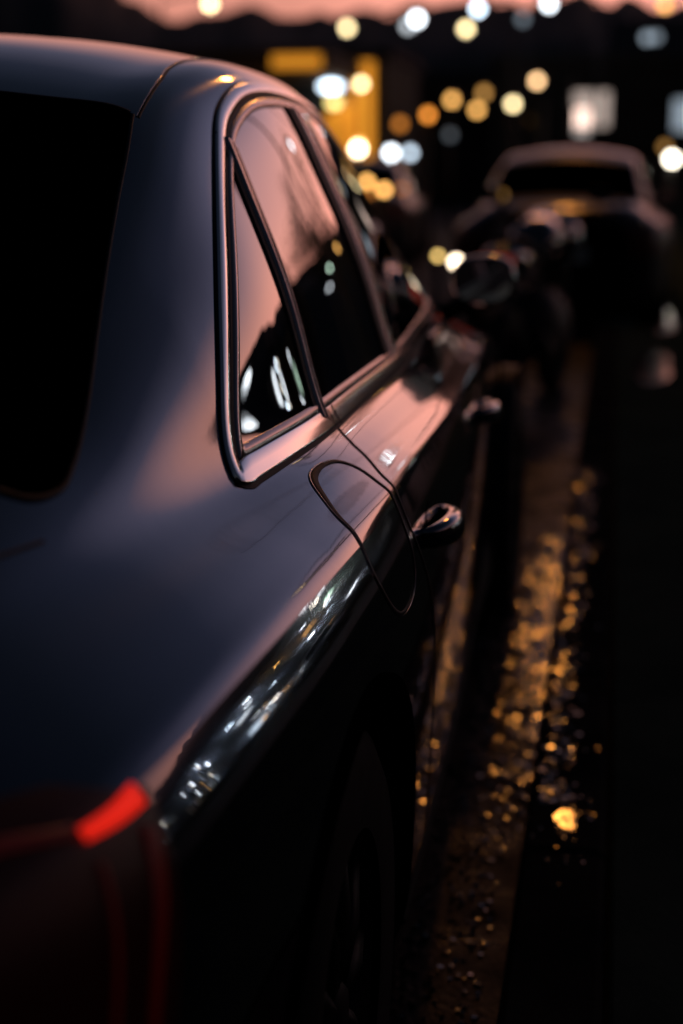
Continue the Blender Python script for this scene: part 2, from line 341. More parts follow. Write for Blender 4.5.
def car_shell(root, paint, step=1, tstep=1, hero=True):
    """the painted shell, cut into its real panels"""
    parts = {}
    def put(cls, V4, N4):
        V, N, Fc = parts.setdefault(cls, ([], [], [])); k = len(V); V += V4; N += N4; Fc.append((k, k + 1, k + 2, k + 3))
    for s in (1, -1):
        for which, A in (('up', UP), ('lo', LO)):
            A = A[::step, ::tstep]; Y = YG[::step]
            G = np.stack([A[..., 0], np.broadcast_to(Y[:, None], A[..., 0].shape), A[..., 1]], -1).copy()
            if which == 'lo':                       # wheel openings: pull rows of the grid onto the arch circle
                for w in WHEEL_Y:
                    dy_, dz_ = G[..., 1] - w, G[..., 2] - WHEEL_R; rr = np.sqrt(dy_ ** 2 + dz_ ** 2) + 1e-9
                    mk = (np.abs(rr - .385) < .0125) & (G[..., 0] > .55)
                    G[..., 1] = np.where(mk, w + dy_ / rr * .385, G[..., 1]); G[..., 2] = np.where(mk, WHEEL_R + dz_ / rr * .385, G[..., 2])
            N = grid_normals(G)
            if which == 'up': N[:, 0] = np.cross(np.gradient(G[:, 0], axis=0), np.array([1., 0, 0])); N[:, 0] /= np.linalg.norm(N[:, 0], axis=-1, keepdims=True)
            if N[len(N) // 2, 3, 2 if which == 'up' else 0] < 0: N = -N
            if N[len(N) // 2, 0, 2 if which == 'up' else 0] < 0: N[:, 0] *= -1
            G[..., 0] *= s; N[..., 0] *= s
            ny, nt = A.shape[:2]
            for i in range(ny - 1):
                yc = (Y[i] + Y[i + 1]) / 2
                for j in range(nt - 1):
                    c = (G[i, j] + G[i + 1, j + 1]) / 2; zc_ = c[2]
                    if which == 'lo' and any((yc - w) ** 2 + (zc_ - WHEEL_R) ** 2 < .383 ** 2 for w in WHEEL_Y) and abs(c[0]) > .55: continue
                    cls = 'body'
                    u = (j + .5) * tstep / 89
                    if hero:
                        if which == 'up':
                            if 1.40 < yc < 3.0 and u < .34: cls = 'roof_panel'
                            elif .10 < yc < .66 and u < .60: cls = 'trunk_lid'
                            elif 3.72 < yc < 4.86 and u < .62: cls = 'hood'
                        if abs(c[0]) > .70 and zc_ < .97 and not (which == 'up' and u < .6):
                            if inpoly(yc, zc_, FLAP) and s > 0: cls = 'fuel_flap'
                            elif inpoly(yc, zc_, DOOR_R): cls = 'rear_door' + ('' if s > 0 else '#')
                            elif inpoly(yc, zc_, DOOR_F): cls = 'front_door' + ('' if s > 0 else '#')
                    q = [(i, j), (i + 1, j), (i + 1, j + 1), (i, j + 1)]
                    if s > 0: q = q[::-1]
                    if which == 'lo' or True:
                        put(cls, [G[a] for a in q], [N[a] for a in q])
            # end caps
            for e, rev in ((0, 1), (-1, 0)):
                cols = [tuple(p) for p in G[e]]
                V, Nn, Fc = parts.setdefault('body', ([], [], []))
                for j in range(nt - 1):
                    a, b = cols[j], cols[j + 1]; k = len(V)
                    V += [a, b, (0, b[1], b[2]), (0, a[1], a[2])]; n = (0, -1 if e == 0 else 1, 0); Nn += [n] * 4
                    Fc.append((k, k + 1, k + 2, k + 3))
    out = {}
    for cls, (V, N, Fc) in parts.items():
        key = {}; VV = []; NN = []; remap = []
        for v, n in zip(V, N):
            k = (round(v[0], 5), round(v[1], 5), round(v[2], 5), round(n[0], 2), round(n[1], 2), round(n[2], 2))
            if k not in key: key[k] = len(VV); VV.append(v); NN.append(n)
            remap.append(key[k])
        F2 = []
        for f in Fc:
            g = []
            for i in f:
                if remap[i] not in g: g.append(remap[i])
            if len(g) > 2: F2.append(g)
        out[cls] = mesh(cls.strip('#'), VV, F2, paint, root, normals=NN)
    return out
def wheel(root, x, y, s):
    t = MB(); W = .11; R = WHEEL_R
    t.lathe([(R - .13, W), (R - .05, W + .006), (R - .015, W - .01), (R, W - .035), (R + .001, 0), (R, -W + .035), (R - .015, -W + .01), (R - .05, -W), (R - .13, -W)], (0, 0, 0), 'x', 48)
    w = t.build('tyre', M['tyre'], None, True)
    wh = bpy.data.objects.new('wheel', None); link(wh, root); wh.location = (x, y, R); w.parent = wh
    r = MB(); r.lathe([(R - .12, .09 * s), (R - .135, .10 * s), (R - .15, .07 * s), (R - .16, -.08 * s)], (0, 0, 0), 'x', 48)
    for k in range(10):
        a = 2 * math.pi * k / 10; d = np.array([0, math.cos(a), math.sin(a)])
        r.tube([d * .04 + np.array([.075 * s, 0, 0]), d * .12 + np.array([.085 * s, 0, 0]), d * (R - .14) + np.array([.075 * s, 0, 0])], [.022, .016, .014], 6)
    r.lathe([(.001, .10 * s), (.03, .10 * s), (.045, .085 * s), (.05, .05 * s)], (0, 0, 0), 'x', 24)
    r.build('rim', M['rim'], wh, True)
    d = MB(); d.lathe([(.001, .03 * s), (.15, .03 * s), (.15, .01 * s), (.001, .01 * s)], (0, 0, 0), 'x', 32); d.build('brake_disc', M['rim'], wh, True)
    return wh
def arch(root, x, y, s):
    a = MB(); pr = []
    V = []; n = 28
    for xx in (x + .01 * s, x - .30 * s):
        for k in range(n + 1):
            q = math.radians(-25 + 230 * k / n); V.append((xx, y + .392 * math.cos(q), WHEEL_R + .392 * math.sin(q)))
    a.add(V, [(k, k + 1, n + 2 + k, n + 1 + k) for k in range(n)])
    V2 = [V[n + 1 + k] for k in range(n + 1)]; a.add(V2, [tuple(range(n + 1))])
    a.build('wheel_arch_liner', M['dark_plastic'], root, True)
def loft(rings, closed_ends=True):
    """skin a list of equal-length closed rings"""
    n = len(rings[0]); V = [p for r in rings for p in r]
    Fc = [(i * n + j, i * n + (j + 1) % n, (i + 1) * n + (j + 1) % n, (i + 1) * n + j) for i in range(len(rings) - 1) for j in range(n)]
    if closed_ends: Fc += [tuple(range(n))[::-1], tuple((len(rings) - 1) * n + j for j in range(n))]
    return V, Fc
# ---------------------------------------------------------------- the car in the foreground
car = thing('parked_car', 'dark metallic saloon filling the left foreground, chrome strip round its side windows', 'car')
shell = car_shell(car, M['paint'])
DIV = lambda z: 1.49 + (z - .985) * .36          # rear edge of the rear door frame
for s in (1, -1):
    # window surround
    ring('panel_gap', [(-.0018, .0010), (.002, .0012)], M['rubber'], car, s)
    ring('window_trim', [(.0012, .001), (.0013, .0042), (.0018, .0056), (.0023, .0061), (.0030, .0063), (.0090, .0068), (.0160, .0066), (.0175, .0055), (.018, .003)], M['chrome'], car, s, 1.6)
    ring('window_seal', [(.0175, .0030), (.0182, .0045), (.0255, .0045), (.0262, .002)], M['rubber'], car, s, 1.4)
    ring('window_frame', [(.0255, .0035), (.027, .0060), (.036, .0063), (.040, .0028)], M['frame'], car, s, 1.0)
    inner = loop_inset(SGN * .037)
    zlo = .975
    def clip(y0, y1):
        """part of the inner outline between two leaning cuts"""
        out = []
        for (y, z) in inner:
            a, b = y0(z), y1(z); out.append((min(max(y, a), b), z))
        return out
    side_patch('quarter_window', clip(lambda z: 0, lambda z: DIV(z) - .025), .0025, M['glass'], car, s)
    side_patch('rear_door_window', clip(lambda z: DIV(z) + .020, lambda z: 2.10), .0022, M['glass'], car, s)
    side_patch('front_door_window', clip(lambda z: 2.26, lambda z: 9), .0022, M['glass'], car, s)
    zz = np.linspace(.968, 1.345, 60); c = np.stack([DIV(zz), zz], 1)
    ribbon('window_seal', c, [(-.034, .0030), (-.033, .0050), (-.014, .0050), (-.013, .003)], M['rubber'], car, s)
    ribbon('division_bar', c, [(-.0125, .003), (-.012, .0085), (.001, .0085), (.002, .003)], M['frame'], car, s)
    ribbon('window_seal', c, [(.0015, .0035), (.008, .0035)], M['rubber'], car, s)
    ribbon('division_bar', c, [(.0085, .003), (.009, .0075), (.0145, .0075), (.015, .003)], M['frame'], car, s)
    ribbon('window_seal', c, [(.015, .0045), (.027, .0045), (.0275, .0018)], M['rubber'], car, s)
    zz = np.linspace(.975, 1.412, 60); c = np.stack([2.12 + 0 * zz, zz], 1)
    ribbon('door_pillar', c, [(-.040, .002), (-.039, .0055), (.020, .0055), (.021, .003)], M['rubber'], car, s)
    ribbon('pillar_trim', c, [(.021, .003), (.022, .007), (.060, .0075), (.062, .003)], M['frame'], car, s)
    ribbon('door_pillar', c, [(.062, .003), (.063, .0055), (.150, .0055), (.151, .002)], M['black_gloss'], car, s)
    # shut lines
    gap = lambda w: [(-w, .0005), (-w * .9, .0012), (w * .9, .0012), (w, .0006)]
    edge_glint = lambda w: [(w, .0004), (w + .0004, .0014), (w + .0012, .0014), (w + .0016, .0004)]
    for nm, P in (('rear', DOOR_R), ('front', DOOR_F)):
        c = dense(P, 400); kk = np.hanning(13); kk /= kk.sum(); c[6:-6] = np.stack([np.convolve(c[:, i_], kk, 'valid') for i_ in (0, 1)], 1)
        ribbon('panel_gap', c, gap(.0019), M['rubber'], car, s, geo=True)
        ribbon('panel_edge', c, edge_glint(.0019), M['lip'], car, s, geo=True)
    if s > 0:
        c = dense(FLAP, 300, True); kk = np.hanning(23); kk /= kk.sum(); c = np.stack([np.convolve(np.concatenate([c[-11:, i_], c[:, i_], c[:11, i_]]), kk, 'valid') for i_ in (0, 1)], 1)
        # the gap is widest round the rear upper corner
        dd = np.linalg.norm(c - np.array([1.255, .925]), axis=1); wv = 1 + 1.2 * np.exp(-(dd / .08) ** 2)
        ribbon('panel_gap', c, gap(.0025), M['rubber'], car, s, True, wv, True)
        ribbon('panel_edge', c, edge_glint(.0025), M['lip'], car, s, True, wv, True)
        ch = np.stack([np.full(12, 1.525) , np.linspace(.950, .982, 12)], 1)   # the joint across the bright strip
        ribbon('trim_joint', ch, [(-.0022, .0105), (-.0018, .0116), (.0018, .0116), (.0022, .0105)], M['rubber'], car, s)
    # door handles
    for hy in (1.60, 2.70):
        rings = []
        for k in range(21):
            t = k / 20; y = hy - .108 + .216 * t; e = max(0, math.sin(math.pi * t)) ** .5
            z = .803 - .010 * t; x0 = float(xs(y, z)); off = -.008 + .037 * e
            hx, hz = .017 * (.35 + .65 * e), .022 * (.5 + .5 * e)
            rings.append([(s * (x0 + off + hx * math.copysign(abs(math.cos(q)) ** .8, math.cos(q))), y, z + hz * math.copysign(abs(math.sin(q)) ** .8, math.sin(q))) for q in np.linspace(0, 2 * math.pi, 24, endpoint=False)])
        V, Fc = loft(rings); mesh('door_handle', V, Fc, M['paint'], car, True)
        cup = dense([(hy + .078 * math.cos(q), .800 + .032 * math.sin(q)) for q in np.linspace(0, 2 * math.pi, 14, endpoint=False)], 80, True)
        side_patch('handle_recess', cup, .0015, M['black_gloss'], car, s, 16, 20)
    # wing mirror
    my, mz, mx = 3.22, 1.045, .895
    rings = []
    for k in range(13):
        t = k / 12; y = my - .045 + .15 * t; r = math.sqrt(max(.02, 1 - (max(0, t - .06) / .96) ** 2.2)) * (.86 + .14 * min(1, t * 5))
        rings.append([(s * (mx + .082 * r * math.copysign(abs(math.cos(q)) ** .75, math.cos(q))), y, mz + .062 * r * math.copysign(abs(math.sin(q)) ** .75, math.sin(q)) - .02 * (r < .5)) for q in np.linspace(0, 2 * math.pi, 28, endpoint=False)])
    V, Fc = loft(rings); wm = mesh('wing_mirror', V, Fc, M['mirror_cap'], car, True)
    g = MB(); g.add([(s * (mx + .070 * math.copysign(abs(math.cos(q)) ** .75, math.cos(q))), my - .048, mz + .050 * math.copysign(abs(math.sin(q)) ** .75, math.sin(q))) for q in np.linspace(0, 2 * math.pi, 28, endpoint=False)], [tuple(range(28)) if s < 0 else tuple(range(28))[::-1]])
    g.build('mirror_glass', M['mirror'], wm)
    st = MB(); st.tube([(s * .79, my + .05, .955), (s * .83, my + .04, .975), (s * .87, my + .03, 1.005)], [.028, .024, .03], 10); st.build('mirror_arm', M['dark_plastic'], wm, True)
    for wy in WHEEL_Y:
        wheel(car, s * .835, wy, s); arch(car, s * .93, wy, s)
        q = np.radians(np.linspace(-18, 198, 90)); c = np.stack([wy + .388 * np.cos(q), WHEEL_R + .388 * np.sin(q)], 1)
        ribbon('wheel_arch_lip', c, [(-.016, .0), (-.013, .004), (.011, .005), (.014, -.02)], M['paint_lip'], car, s)
    # sill
    zz = np.stack([np.linspace(1.45, 3.55, 60), np.full(60, .225)], 1)
    ribbon('sill_moulding', zz, [(-.03, .002), (-.02, .012), (.015, .012), (.02, .002)], M['dark_plastic'], car, s)
    # tail light: lens wraps from the side onto the rear face
    V = []; Nn = []; nz, ny = 40, 50
    for k in range(nz):
        for q in np.linspace(0, 1, ny):
            zt_ = float(np.interp(q, [0, .72, .82, .92, 1], [.908, .900, .894, .876, .868])); z = .60 + (zt_ - .60) * k / (nz - 1)
            y = .002 + .442 * q - (.875 - z) * .30 * q
            P, N = side_pt(np.array([y]), np.array([z]), .004, s, e=.008); V.append(P[0]); Nn.append(N[0])
    Fc = [(i * ny + j, i * ny + j + 1, (i + 1) * ny + j + 1, (i + 1) * ny + j) for i in range(nz - 1) for j in range(ny - 1)]
    if s < 0: Fc = [f[::-1] for f in Fc]
    tl = mesh('tail_light', V, Fc, M['red_lens'], car, normals=Nn)
    b = MB(); b.box(*sorted((s * .22, s * .565)), -.012, .004, .66, .83, 0); b.build('rear_lens', M['red_lens'], tl)
    def strip(P, w, m, w0=1., w1=1.):
        ribbon('light_strip', dense(P, 40), [(-w, .0052), (-w * .8, .0072), (w * .8, .0072), (w, .0052)], m, tl, s, wid=np.linspace(w0, w1, 40))
    strip([(.350, .868), (.390, .866), (.426, .867)], .0072, M['red_lit'], .55, 1.)
    strip([(.18, .884), (.27, .886), (.348, .872)], .006, M['red_dim'], .8, .6)
    strip([(.415, .848), (.395, .81), (.372, .76), (.35, .68)], .008, M['red_dim'], 1.2, .6)
    strip([(.352, .850), (.335, .80), (.315, .73)], .003, M['red_dim'])
    # headlight
    V = []; Nn = []
    for z in np.linspace(.60, .70, 8):
        for q in np.linspace(0, 1, 20):
            P, N = side_pt(np.array([4.50 + .40 * q]), np.array([z]), .004, s); V.append(P[0]); Nn.append(N[0])
    Fc = [(i * 20 + j, i * 20 + j + 1, (i + 1) * 20 + j + 1, (i + 1) * 20 + j) for i in range(7) for j in range(19)]
    mesh('headlight', V, Fc if s > 0 else [f[::-1] for f in Fc], M['glass'], car, normals=Nn)
# rear screen, windscreen, seams of the upper body
ue = lambda y: float(np.interp(y, [.66, .70, .75, .80, .9, 1.0, 1.1, 1.2, 1.3, 1.40], [.55, .600, .613, .600, .562, .520, .483, .452, .424, .393]))
top_patch('rear_window', .67, 1.395, lambda y: -ue(y), ue, .0028, M['rear_glass'], car)
e = [(y, ue(y)) for y in (.67, .70, .75, .8, .9, 1.0, 1.1, 1.2, 1.3, 1.395)]
sl = [(-.003, .0012), (-.0025, .0030), (.0025, .0030), (.003, .0012)]
for sg in (1, -1): top_line('window_seal', [(y, sg * u) for y, u in e], sl, M['rubber'], car)
top_line('window_seal', [(1.397, u) for u in np.linspace(-.390, .390, 14)], sl, M['rubber'], car)
uw = lambda y: float(np.interp(y, [2.95, 3.3, 3.72], [.36, .40, .46]))
top_patch('windscreen', 2.96, 3.70, lambda y: -uw(y), uw, .0028, M['glass'], car)
for sg in (1, -1):
    top_line('roof_seam', [(1.40, sg * .402), (1.5, sg * .384), (1.6, sg * .366), (1.7, sg * .346), (1.85, sg * .330), (2.3, sg * .325), (2.95, sg * .33)], [(-.0022, .0004), (-.002, .0010), (.002, .0010), (.0022, .0004)], M['rubber'], car)
    top_line('roof_seam', [(1.40, sg * .402), (1.5, sg * .384), (1.6, sg * .366), (1.7, sg * .346), (1.85, sg * .330), (2.3, sg * .325), (2.95, sg * .33)], [(.0024, .0004), (.0026, .0014), (.0036, .0014), (.0038, .0004)], M['lip'], car)  # lighter strip painted as the highlight beside the seam
    top_line('panel_gap', [(.66, sg * .655), (.45, sg * .61), (.36, sg * .60)], [(-.002, .0004), (-.0018, .001), (.0018, .001), (.002, .0004)], M['rubber'], car)
b = MB(); b.box(-.26, .26, -.014, .002, .60, .72); b.build('number_plate_recess', M['dark_plastic'], car)
b = MB(); b.box(-.9, .9, .12, 4.8, .20, .30); b.build('underbody', M['dark_plastic'], car)
# ================================================================ the street
CAMP = np.array([1.21, -0.53, 1.30]); YAW, PIT, FPX = math.radians(-10.2), math.radians(-12.7), 1500.0
_f = np.array([math.sin(YAW) * math.cos(PIT), math.cos(YAW) * math.cos(PIT), math.sin(PIT)]); _r = np.array([math.cos(YAW), -math.sin(YAW), 0]); _u = np.cross(_r, _f)
def at(px, py, Y):
    """point at forward distance Y seen in the direction of a pixel of the photograph"""
    d = _f + _r * (px - 341.5) / FPX + _u * (512 - py) / FPX
    return CAMP + d * (Y / d[1])
def polar(az, el, D):
    a, e = math.radians(az), math.radians(el)
    return CAMP + np.array([D * math.sin(a), D * math.cos(a), D * math.tan(e)])
asphalt = noisy(mat('wet_asphalt', (.010,) * 3, .7, spec=.03), (.007, .007, .008), (.014, .014, .014), 9, .6, 60, .50, .75, dist=.006)
gutter_m = noisy(mat('wet_gutter', (.02,) * 3, .2, spec=.055), (.004, .0035, .0035), (.010, .009, .0085), 5, .8, 110, .14, .62, dist=.004)
stone = noisy(mat('wet_kerb_stone', (.02,) * 3, .7, spec=.0), (.012, .012, .012), (.028, .026, .024), 5, .5, 90, .42, .7, dist=.003)
verge_m = noisy(mat('verge_earth', (.02, .03, .015), .8), (.010, .018, .010), (.028, .035, .018), 6, .8, 40, dist=.02)
hill_m = noisy(mat('wooded_hill', (.02, .025, .02), .9), (.008, .010, .009), (.022, .026, .020), .05)
def sheet(name, x0, x1, y0, y1, z, m, nx=1, ny=1):
    V = [(x0 + (x1 - x0) * i / nx, y0 + (y1 - y0) * j / ny, z) for j in range(ny + 1) for i in range(nx + 1)]
    return mesh(name, V, [(j * (nx + 1) + i, j * (nx + 1) + i + 1, (j + 1) * (nx + 1) + i + 1, (j + 1) * (nx + 1) + i) for j in range(ny) for i in range(nx)], m)
tag(sheet('ground', -800, 800, -300, 900, 0, asphalt, 1, 1), None, None, kind='structure')
tag(sheet('gutter', .55, 1.084, -4, 60, .004, gutter_m), None, None, kind='structure')
k = MB(); y = -6.
while y < 60:
    k.box(1.085, 1.235, y, y + .99, -.02, .115, .012); y += 1.0
kerb = tag(k.build('kerb', stone), None, None, kind='structure')
pv = MB(); pv.box(1.245, 3.4, -6, 60, -.02, .108, .006)
pave_m = noisy(mat('wet_paving', (.01,) * 3, .8, spec=.0), (.028, .040, .033), (.045, .060, .048), 4, .4, 60, .45, .75, dist=.004)
tag(pv.build('pavement', pave_m), None, None, kind='structure')
# shallow puddle lying on the kerb
water = mat('water', (.004, .004, .004), .10, ior=1.33)
def pool(name, cx, cy, rx, ry, z, m, n=40, seed=1, tilt=(0, 0)):
    rnd = random.Random(seed); ph = [rnd.uniform(0, 6.28) for _ in range(4)]; V = [(0, 0, .0016)]
    for k_ in range(n):
        q = 2 * math.pi * k_ / n; r = 1 + .16 * math.sin(2 * q + ph[0]) + .10 * math.sin(3 * q + ph[1]) + .06 * math.sin(5 * q + ph[2])
        V.append((rx * r * math.cos(q), ry * r * math.sin(q), .0016))
    V += [(v[0] * 1.02, v[1] * 1.02, 0) for v in V[1:n + 1]]
    Fc = [(0, 1 + i, 1 + (i + 1) % n) for i in range(n)] + [(1 + i, n + 1 + i, n + 1 + (i + 1) % n, 1 + (i + 1) % n) for i in range(n)]
    return mesh(name, V, Fc, m, loc=(cx, cy, z))
tag(pool('puddle', 1.160, 2.13, .021, .040, .1152, water, seed=5), None, None, kind='structure')
# wet stone chips along the kerb, shaped as glint facets: tilts scatter about a set lean
chip_m = mat('wet_stone_chip', (.010, .009, .009), .13, spec=.8)
rnd = random.Random(11); V = []; Fc = []
def chip(x, y, z, r, tx, ty):
    n = 7; k0 = len(V); q0 = rnd.random() * 6.28; h = .0035
    for lvl in (0, 1):
        for j in range(n):
            q = q0 + 2 * math.pi * j / n; rr = r * (1 if lvl else 1.15) * (.85 + .3 * rnd.random()) if lvl == 0 else r * (.9 + .15 * math.sin(q * 2 + q0))
            a, b = rr * math.cos(q), rr * math.sin(q); V.append((x + a, y + b, z + (h - a * tx - b * ty if lvl else 0)))
    Fc.append(tuple(k0 + n + j for j in range(n)))
    for j in range(n): Fc.append((k0 + j, k0 + (j + 1) % n, k0 + n + (j + 1) % n, k0 + n + j))
for i in range(2300):
    y = 2.1 + 2.3 * (rnd.random() + rnd.random()) * .62 + .3 * rnd.random(); x = 1.078 - abs(rnd.gauss(0, .035 if rnd.random() < .5 else .10)) - .01 * rnd.random()
    if x > .84: chip(x, y, .004, rnd.uniform(.004, .010), math.tan(rnd.gauss(0, .07)), math.tan(rnd.gauss(-.055, .075)))
for i in range(260):
    chip(rnd.uniform(.90, 1.04), 1.5 + 1.15 * rnd.random(), .004, rnd.uniform(.003, .006), math.tan(rnd.gauss(0, .10)), math.tan(rnd.gauss(0, .10)))
for i in range(420):
    chip(1.105 + abs(rnd.gauss(0, .035)), 2.2 + 3.4 * rnd.random() ** 1.6, .1148, rnd.uniform(.003, .008), math.tan(rnd.gauss(0, .08)), math.tan(rnd.gauss(-.04, .08)))
for i in range(70):
    chip(1.16 + rnd.gauss(0, .028), 2.14 + rnd.gauss(0, .10), .1148, rnd.uniform(.002, .0045), math.tan(rnd.gauss(0, .05)), math.tan(rnd.gauss(0, .05)))
tag(mesh('wet_gravel', V, Fc, chip_m), 'wet stone chips glinting orange between the car and the kerb', 'gravel', kind='stuff')
# ---------------------------------------------------------------- hills and sky
hr = random.Random(3); ph = [hr.uniform(0, 6.28) for _ in range(14)]
def hill_el(a):      # skyline elevation in degrees at azimuth a (degrees)
    v = 5.75 + 2.6 * min(1, max(0, (-17.2 - a) / 3)) + .06 * math.sin(math.radians(a) * 3 + 1) + .02 * (a + 10) * (a > -22) * (a < 40)
    for i, fq in enumerate((9, 17, 31, 57, 90, 140)): v += (.05, .05, .06, .06, .06, .05)[i] * math.sin(math.radians(a) * fq + ph[i])
    v += 1.5 * min(1, max(0, (a - 20.5) / 4))
    if a > 4: v += 1.6 * min(1, (a - 4) / 12) + .5 * math.sin(math.radians(a) * 14 + 2)
    return v
V = []; Fc = []; n = 720; D0 = (230, 330, 420, 520)
for r_, D in enumerate(D0):
    for i in range(n):
        a = i * 360 / n - 180; e = hill_el(a if abs(a) < 90 else math.copysign(180 - abs(a), a) * .5 )
        h = (0, .62, 1.0, 0)[r_] * 420 * math.tan(math.radians(e)) + (1.3 if r_ else -1)
        if r_ in (1, 2): h += hr.uniform(-1.6, 2.0) * D / 330 * (1 if a < 3 else .5)
        if r_ == 1: h *= .9
        V.append((1.21 + D * math.sin(math.radians(a)), -.53 + D * math.cos(math.radians(a)), h))
for r_ in range(3):
    for i in range(n): Fc.append((r_ * n + i, r_ * n + (i + 1) % n, (r_ + 1) * n + (i + 1) % n, (r_ + 1) * n + i))
tag(mesh('hills', V, Fc, hill_m, None, True), None, None, kind='structure')
W = bpy.data.worlds.new('World'); C.world = W; W.use_nodes = True; nt = W.node_tree; N = nt.nodes; L = nt.links
bg = N['Background']; out = N['World Output']
sky = N.new('ShaderNodeTexSky'); sky.sky_type = 'NISHITA'; sky.sun_disc = False; sky.sun_elevation = math.radians(.4); sky.sun_rotation = math.radians(25); sky.altitude = 50
L.new(sky.outputs['Color'], bg.inputs['Color']); bg.inputs['Strength'].default_value = .02
tc = N.new('ShaderNodeTexCoord'); sep = N.new('ShaderNodeSeparateXYZ'); L.new(tc.outputs['Generated'], sep.inputs['Vector'])
ramp = N.new('ShaderNodeValToRGB'); L.new(sep.outputs['Z'], ramp.inputs['Fac'])
stops = [(0, (.80, .25, .155)), (.10, (.79, .295, .225)), (.18, (.62, .265, .22)), (.245, (.36, .19, .205)), (.32, (.090, .085, .138)), (.42, (.019, .023, .048)), (.55, (.006, .010, .023)), (.8, (.003, .005, .013)), (1, (.002, .004, .011))]
el = ramp.color_ramp.elements
el[0].position, el[0].color = stops[0][0], (*stops[0][1], 1); el[1].position, el[1].color = stops[-1][0], (*stops[-1][1], 1)
for p_, c_ in stops[1:-1]: e_ = el.new(p_); e_.color = (*c_, 1)
# dusk glow is strongest where the sun went down (ahead, to the right) and fades to blue behind
dt = N.new('ShaderNodeVectorMath'); dt.operation = 'DOT_PRODUCT'; dt.inputs[1].default_value = (math.sin(math.radians(15)), math.cos(math.radians(15)), 0); L.new(tc.outputs['Generated'], dt.inputs[0])
mr = N.new('ShaderNodeMapRange'); mr.inputs['From Min'].default_value = -.2; mr.inputs['From Max'].default_value = .92; L.new(dt.outputs['Value'], mr.inputs['Value'])
mx_ = N.new('ShaderNodeMix'); mx_.data_type = 'RGBA'; mx_.inputs['A'].default_value = (.004, .006, .014, 1); L.new(mr.outputs['Result'], mx_.inputs['Factor']); L.new(ramp.outputs['Color'], mx_.inputs['B'])
bg2 = N.new('ShaderNodeBackground'); L.new(mx_.outputs['Result'], bg2.inputs['Color']); bg2.inputs['Strength'].default_value = 1.
mg = N.new('ShaderNodeMapRange'); mg.inputs['From Min'].default_value = .88; mg.inputs['From Max'].default_value = 1.; mg.inputs['To Min'].default_value = 1.; mg.inputs['To Max'].default_value = 2.35
dt2 = N.new('ShaderNodeVectorMath'); dt2.operation = 'DOT_PRODUCT'; dt2.inputs[1].default_value = (math.sin(math.radians(17)), math.cos(math.radians(17)), .1); L.new(tc.outputs['Generated'], dt2.inputs[0])
L.new(dt2.outputs['Value'], mg.inputs['Value']); L.new(mg.outputs['Result'], bg2.inputs['Strength'])
ad = N.new('ShaderNodeAddShader'); L.new(bg.outputs[0], ad.inputs[0]); L.new(bg2.outputs[0], ad.inputs[1]); L.new(ad.outputs[0], out.inputs['Surface'])
# ---------------------------------------------------------------- lamps
_em = {}
def glow(color, s):
    k_ = (color, s)
    if k_ not in _em: _em[k_] = mat('lamp_glow', tuple(min(1, c) for c in color), .4, emit=color, strength=s)
    return _em[k_]
WHITE = (.86, .93, 1.); COOL = (.70, .85, 1.); CREAM = (1., .80, .42); AMBER = (1., .50, .13); ORANGE = (1., .33, .045); WARM = (1., .68, .33); GREENW = (.70, 1., .78)
def street_lamp(p, px, color, s, label, side=1, group='street lamps along the road', thin=1.):
    """a mast with an arm; p is where the lamp itself hangs, px its radius in pixels at that distance"""
    D = math.hypot(p[0] - CAMP[0], p[1] - CAMP[1]); r = px / FPX * D; h = p[2]; L_ = max(.5, min(1.8, h * .25))
    t = thing('street_lamp', label, 'street lamp', (p[0] + side * L_, p[1], 0), 0, group); bx = -side * L_
    m = MB(); m.tube([(0, 0, 0), (0, 0, h * .3), (0, 0, h + .12)], [.085 * thin, .065 * thin, .045 * thin], 8); m.box(-.14, .14, -.14, .14, 0, .05); m.build('mast', M['pole'], t, True)
    m = MB(); m.tube([(0, 0, h + .08), (bx * .4, 0, h + .28), (bx * .8, 0, h + r + .16), (bx, 0, h + r + .10)], [.04 * thin, .035 * thin, .03 * thin, .03 * thin], 6); m.build('arm', M['pole'], t, True)
    m = MB(); m.box(bx - r * 1.5 - .05, bx + r * 1.5 + .05, -r * .7 - .03, r * .7 + .03, h + r * .98, h + r * 1.2 + .12, .03); m.build('lamp_head', M['pole'], t)
    m = MB(); m.ball((bx, 0, h), r); m.build('lamp_glass', glow(color, s), t, True)
    return t
def globe_lamp(p, px, color, s, label, group='low globe lamps'):
    D = math.hypot(p[0] - CAMP[0], p[1] - CAMP[1]); r = px / FPX * D; h = max(p[2], r + .05)
    t = thing('globe_lamp', label, 'lamp', (p[0], p[1], 0), 0, group)
    m = MB(); m.tube([(0, 0, 0), (0, 0, h - r * .9)], [.05, .035], 8); m.lathe([(.10, 0), (.10, .03), (.05, .06)], n=12); m.build('post', M['pole'], t, True)
    m = MB(); m.ball((0, 0, h), r); m.build('lamp_glass', glow(color, s), t, True)
    return t
R = 4.0
